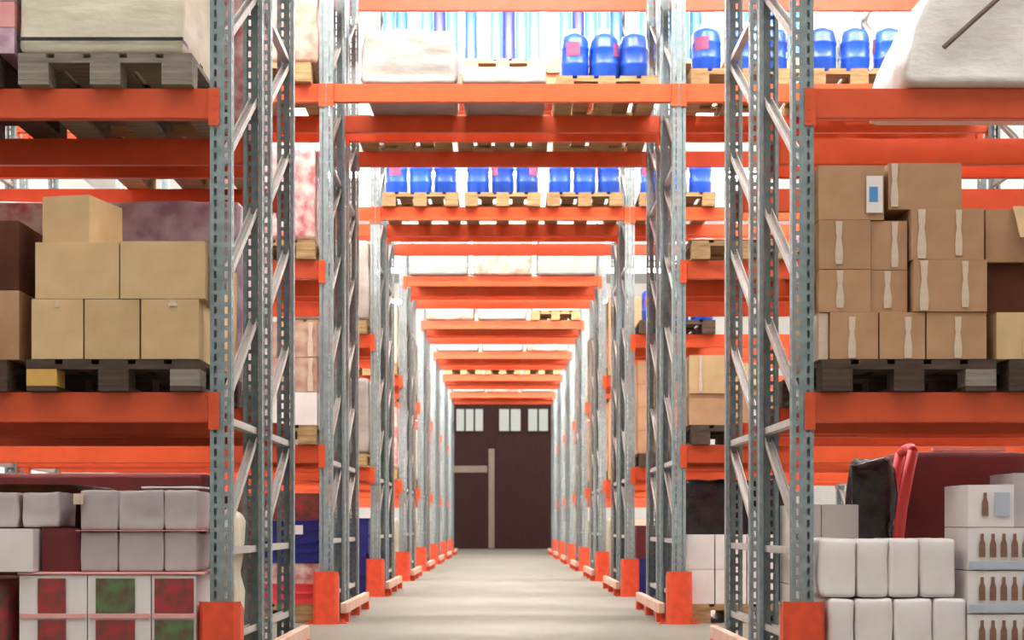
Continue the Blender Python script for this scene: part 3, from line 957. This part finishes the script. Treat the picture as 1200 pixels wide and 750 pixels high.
# right bay first level
pallet(1.84, d1 - .01, TOP[1], M['oldwood'], 'pallet under the kraft boxes, first level, right bay of the second rack row', simple=True)
zz = TOP[1] + .147
carton(Q(808), Q(858), zz, zz + .235, d1, .5, M['brown'], 'lower brown box on the first level, right bay of the second rack row', seed=120)
carton(Q(808), Q(851), zz + .238, zz + .53, d1 - .01, .5, M['kraft'], 'upper kraft box with dark tape, first level, right bay of the second rack row', seed=121, tape=[(-.2, .05, .98, .02)])
carton(Q(861), Q(912), zz, zz + .26, d1, .5, M['brown'], 'lower brown box away from the tunnel, right bay of the second rack row', seed=122)
carton(Q(855), Q(900), zz + .263, zz + .47, d1, .5, M['kraft'], 'upper kraft box away from the tunnel, right bay of the second rack row', seed=123, tape=[(.2, .05, .9, .04)])
# right bay floor
pallet(1.86, d1 + .13, 0, M['wood'], 'floor pallet under white cartons, right bay of the second rack row', simple=True)
for t_ in range(2):
    for i, (a, b) in enumerate(((808, 840), (841.5, 878), (879.5, 915))):
        carton(Q(a), Q(b), .147 + t_ * .268, .147 + t_ * .268 + .265, d1 + .15, .5, M['whitebox'], f'white carton on the floor, right bay of the second row, {"upper" if t_ else "lower"} {ORD[i]} from tunnel', 'white cartons, right bay of the second row', seed=130 + t_ * 3 + i)
wrapped(1.42, 2.3, .147, 1.12, d1 + .66, .45, M['black'], 'black wrapped load behind the white cartons, right bay of the second rack row')

# ================================================================== THIRD ROW
d2 = D[2] - .05
R = lambda px: PX(px, d2)
for i, xc in enumerate((-.87, 0.0, .87)):
    pallet(xc, d2, TOP[3], M['wood'], f'pallet under blue drums above the tunnel, third rack row, {ORD[i]} from the left', simple=True)
n = 0
for xc in (-.87, 0, .87):
    for q in range(3):
        drum(xc - .262 + q * .262, d2 + .15, TOP[3] + .145, .122, .42, f'blue plastic drum above the tunnel in the third rack row, {ORD[n]} from the left', 'blue drums above the tunnel, third row', rot=n * 1.3)
        n += 1
pallet(1.85, d2, TOP[3], M['wood'], 'pallet under blue drums, third level, right bay of the third rack row', simple=True)
for q in range(3):
    drum(1.58 + q * .262, d2 + .15, TOP[3] + .145, .122, .42, f'blue plastic drum, third level, right bay of the third rack row, {ORD[q]} from the tunnel', 'blue drums in the right bay, third row', rot=q)
# blue film rolls on the fourth level
n = 0
for i, xc in enumerate((-.87, 0.0, .87, 1.85, 2.75)):
    pallet(xc, d2, TOP[4], M['wood'], f'pallet under upright film rolls, fourth level of the third rack row, {ORD[i]} from the left', simple=True)
    for q in range(6):
        mm = [M['cyan'], M['blue'], M['filmg'], M['cyan'], M['navy'], M['cyan']][(q + i) % 6]
        roll(xc - .335 + q * .134, d2 + .09, TOP[4] + .145, .064, .72, mm, f'upright {"white" if mm is M["filmw"] else "pale blue" if mm is M["cyan"] else "blue" if mm is M["blue"] else "navy"} film roll, {ORD[i]} pallet of the fourth level, {ORD[q]} from left', 'upright film rolls on the fourth level')
# side bays of the third row
pallet(-1.84, d2, TOP[1], M['wood'], 'pallet on the first level, left bay of the third rack row', simple=True)
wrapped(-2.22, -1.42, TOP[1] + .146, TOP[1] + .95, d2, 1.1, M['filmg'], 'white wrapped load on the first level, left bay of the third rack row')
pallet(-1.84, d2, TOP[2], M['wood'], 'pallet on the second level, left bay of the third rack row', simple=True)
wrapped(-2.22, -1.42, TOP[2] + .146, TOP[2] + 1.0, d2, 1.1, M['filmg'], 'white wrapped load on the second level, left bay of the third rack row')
crate(-2.2, -1.43, .01, .42, d2 + .16, .6, M['navy'], 'lower dark blue crate on the floor, left bay of the third rack row', 'dark blue crates, third row')
crate(-2.2, -1.43, .423, .83, d2 + .16, .6, M['navy'], 'upper dark blue crate, left bay of the third rack row', 'dark blue crates, third row')
pallet(1.85, d2, TOP[2], M['oldwood'], 'pallet on the second level, right bay of the third rack row', simple=True)
for q in range(3):
    drum(1.60 + q * .262, d2 + .15, TOP[2] + .145, .122, .36, f'blue plastic drum, second level, right bay of the third rack row, {ORD[q]} from the tunnel', 'blue drums on the second level, third row', rot=q)
pallet(1.85, d2, TOP[1], M['oldwood'], 'pallet on the first level, right bay of the third rack row', simple=True)
zz = TOP[1] + .147
for i in range(4):
    carton(1.43, 1.83, zz, zz + .24, d2, .5, M['brown'], f'brown carton, lowest level, right bay of third row, {ORD[i]} from the bottom', 'brown cartons in the right bay, third row', seed=150 + i, tape=[(-.2, .1, .95, .04)])
    zz += .243
crate(1.43, 2.2, .01, .40, d2 + .16, .6, M['navy'], 'dark blue crate on the floor, right bay of the third rack row')
carton(1.43, 2.0, .403, .75, d2 + .16, .6, M['maroon'], 'maroon carton on the dark blue crate, right bay of the third rack row', seed=160)

# ================================================================== ROWS FOUR TO EIGHT
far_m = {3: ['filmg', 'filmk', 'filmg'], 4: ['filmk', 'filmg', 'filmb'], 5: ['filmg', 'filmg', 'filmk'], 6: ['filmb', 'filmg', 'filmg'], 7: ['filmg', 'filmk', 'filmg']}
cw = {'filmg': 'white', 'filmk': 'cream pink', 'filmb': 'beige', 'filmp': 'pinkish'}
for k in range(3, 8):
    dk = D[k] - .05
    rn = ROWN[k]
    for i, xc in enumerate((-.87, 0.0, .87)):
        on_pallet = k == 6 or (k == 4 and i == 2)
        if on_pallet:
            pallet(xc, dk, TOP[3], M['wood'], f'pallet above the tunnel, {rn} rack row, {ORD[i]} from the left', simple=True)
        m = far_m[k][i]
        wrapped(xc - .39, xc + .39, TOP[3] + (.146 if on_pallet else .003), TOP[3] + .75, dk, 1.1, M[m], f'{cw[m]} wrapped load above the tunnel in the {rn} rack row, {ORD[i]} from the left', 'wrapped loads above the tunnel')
    for s in (-1, 1):
        for li in (1, 2):
            x0, x1 = sorted((s * 1.43, s * 2.22))
            pallet((x0 + x1) / 2, dk, TOP[li], M['wood'], f'pallet on the {LVN[li - 1]} level, {SIDE[s]} bay of the {rn} rack row', simple=True)
            if s > 0 and k in (3, 4):
                zz = TOP[li] + .147
                for q in range(3):
                    carton(x0, x1, zz, zz + .3, dk, .8, M['brown'], f'brown carton, {LVN[li - 1]} level, right bay of the {rn} rack row, {ORD[q]} from the bottom', 'brown cartons in the far right bays', seed=q, seam=False, tape=[(-.4, .05, .95, .05)])
                    zz += .303
            else:
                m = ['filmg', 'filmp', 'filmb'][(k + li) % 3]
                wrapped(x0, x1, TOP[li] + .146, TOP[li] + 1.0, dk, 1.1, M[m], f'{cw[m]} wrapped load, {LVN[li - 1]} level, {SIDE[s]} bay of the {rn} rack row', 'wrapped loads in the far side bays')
        m = ['filmg', 'filmb'][k % 2]
        x0, x1 = sorted((s * 1.46, s * 2.22))
        wrapped(x0, x1, .0, .85, dk + .12, 1.0, M[m], f'{cw[m]} wrapped load on the floor, {SIDE[s]} bay of the {rn} rack row', 'wrapped loads in the far side bays')
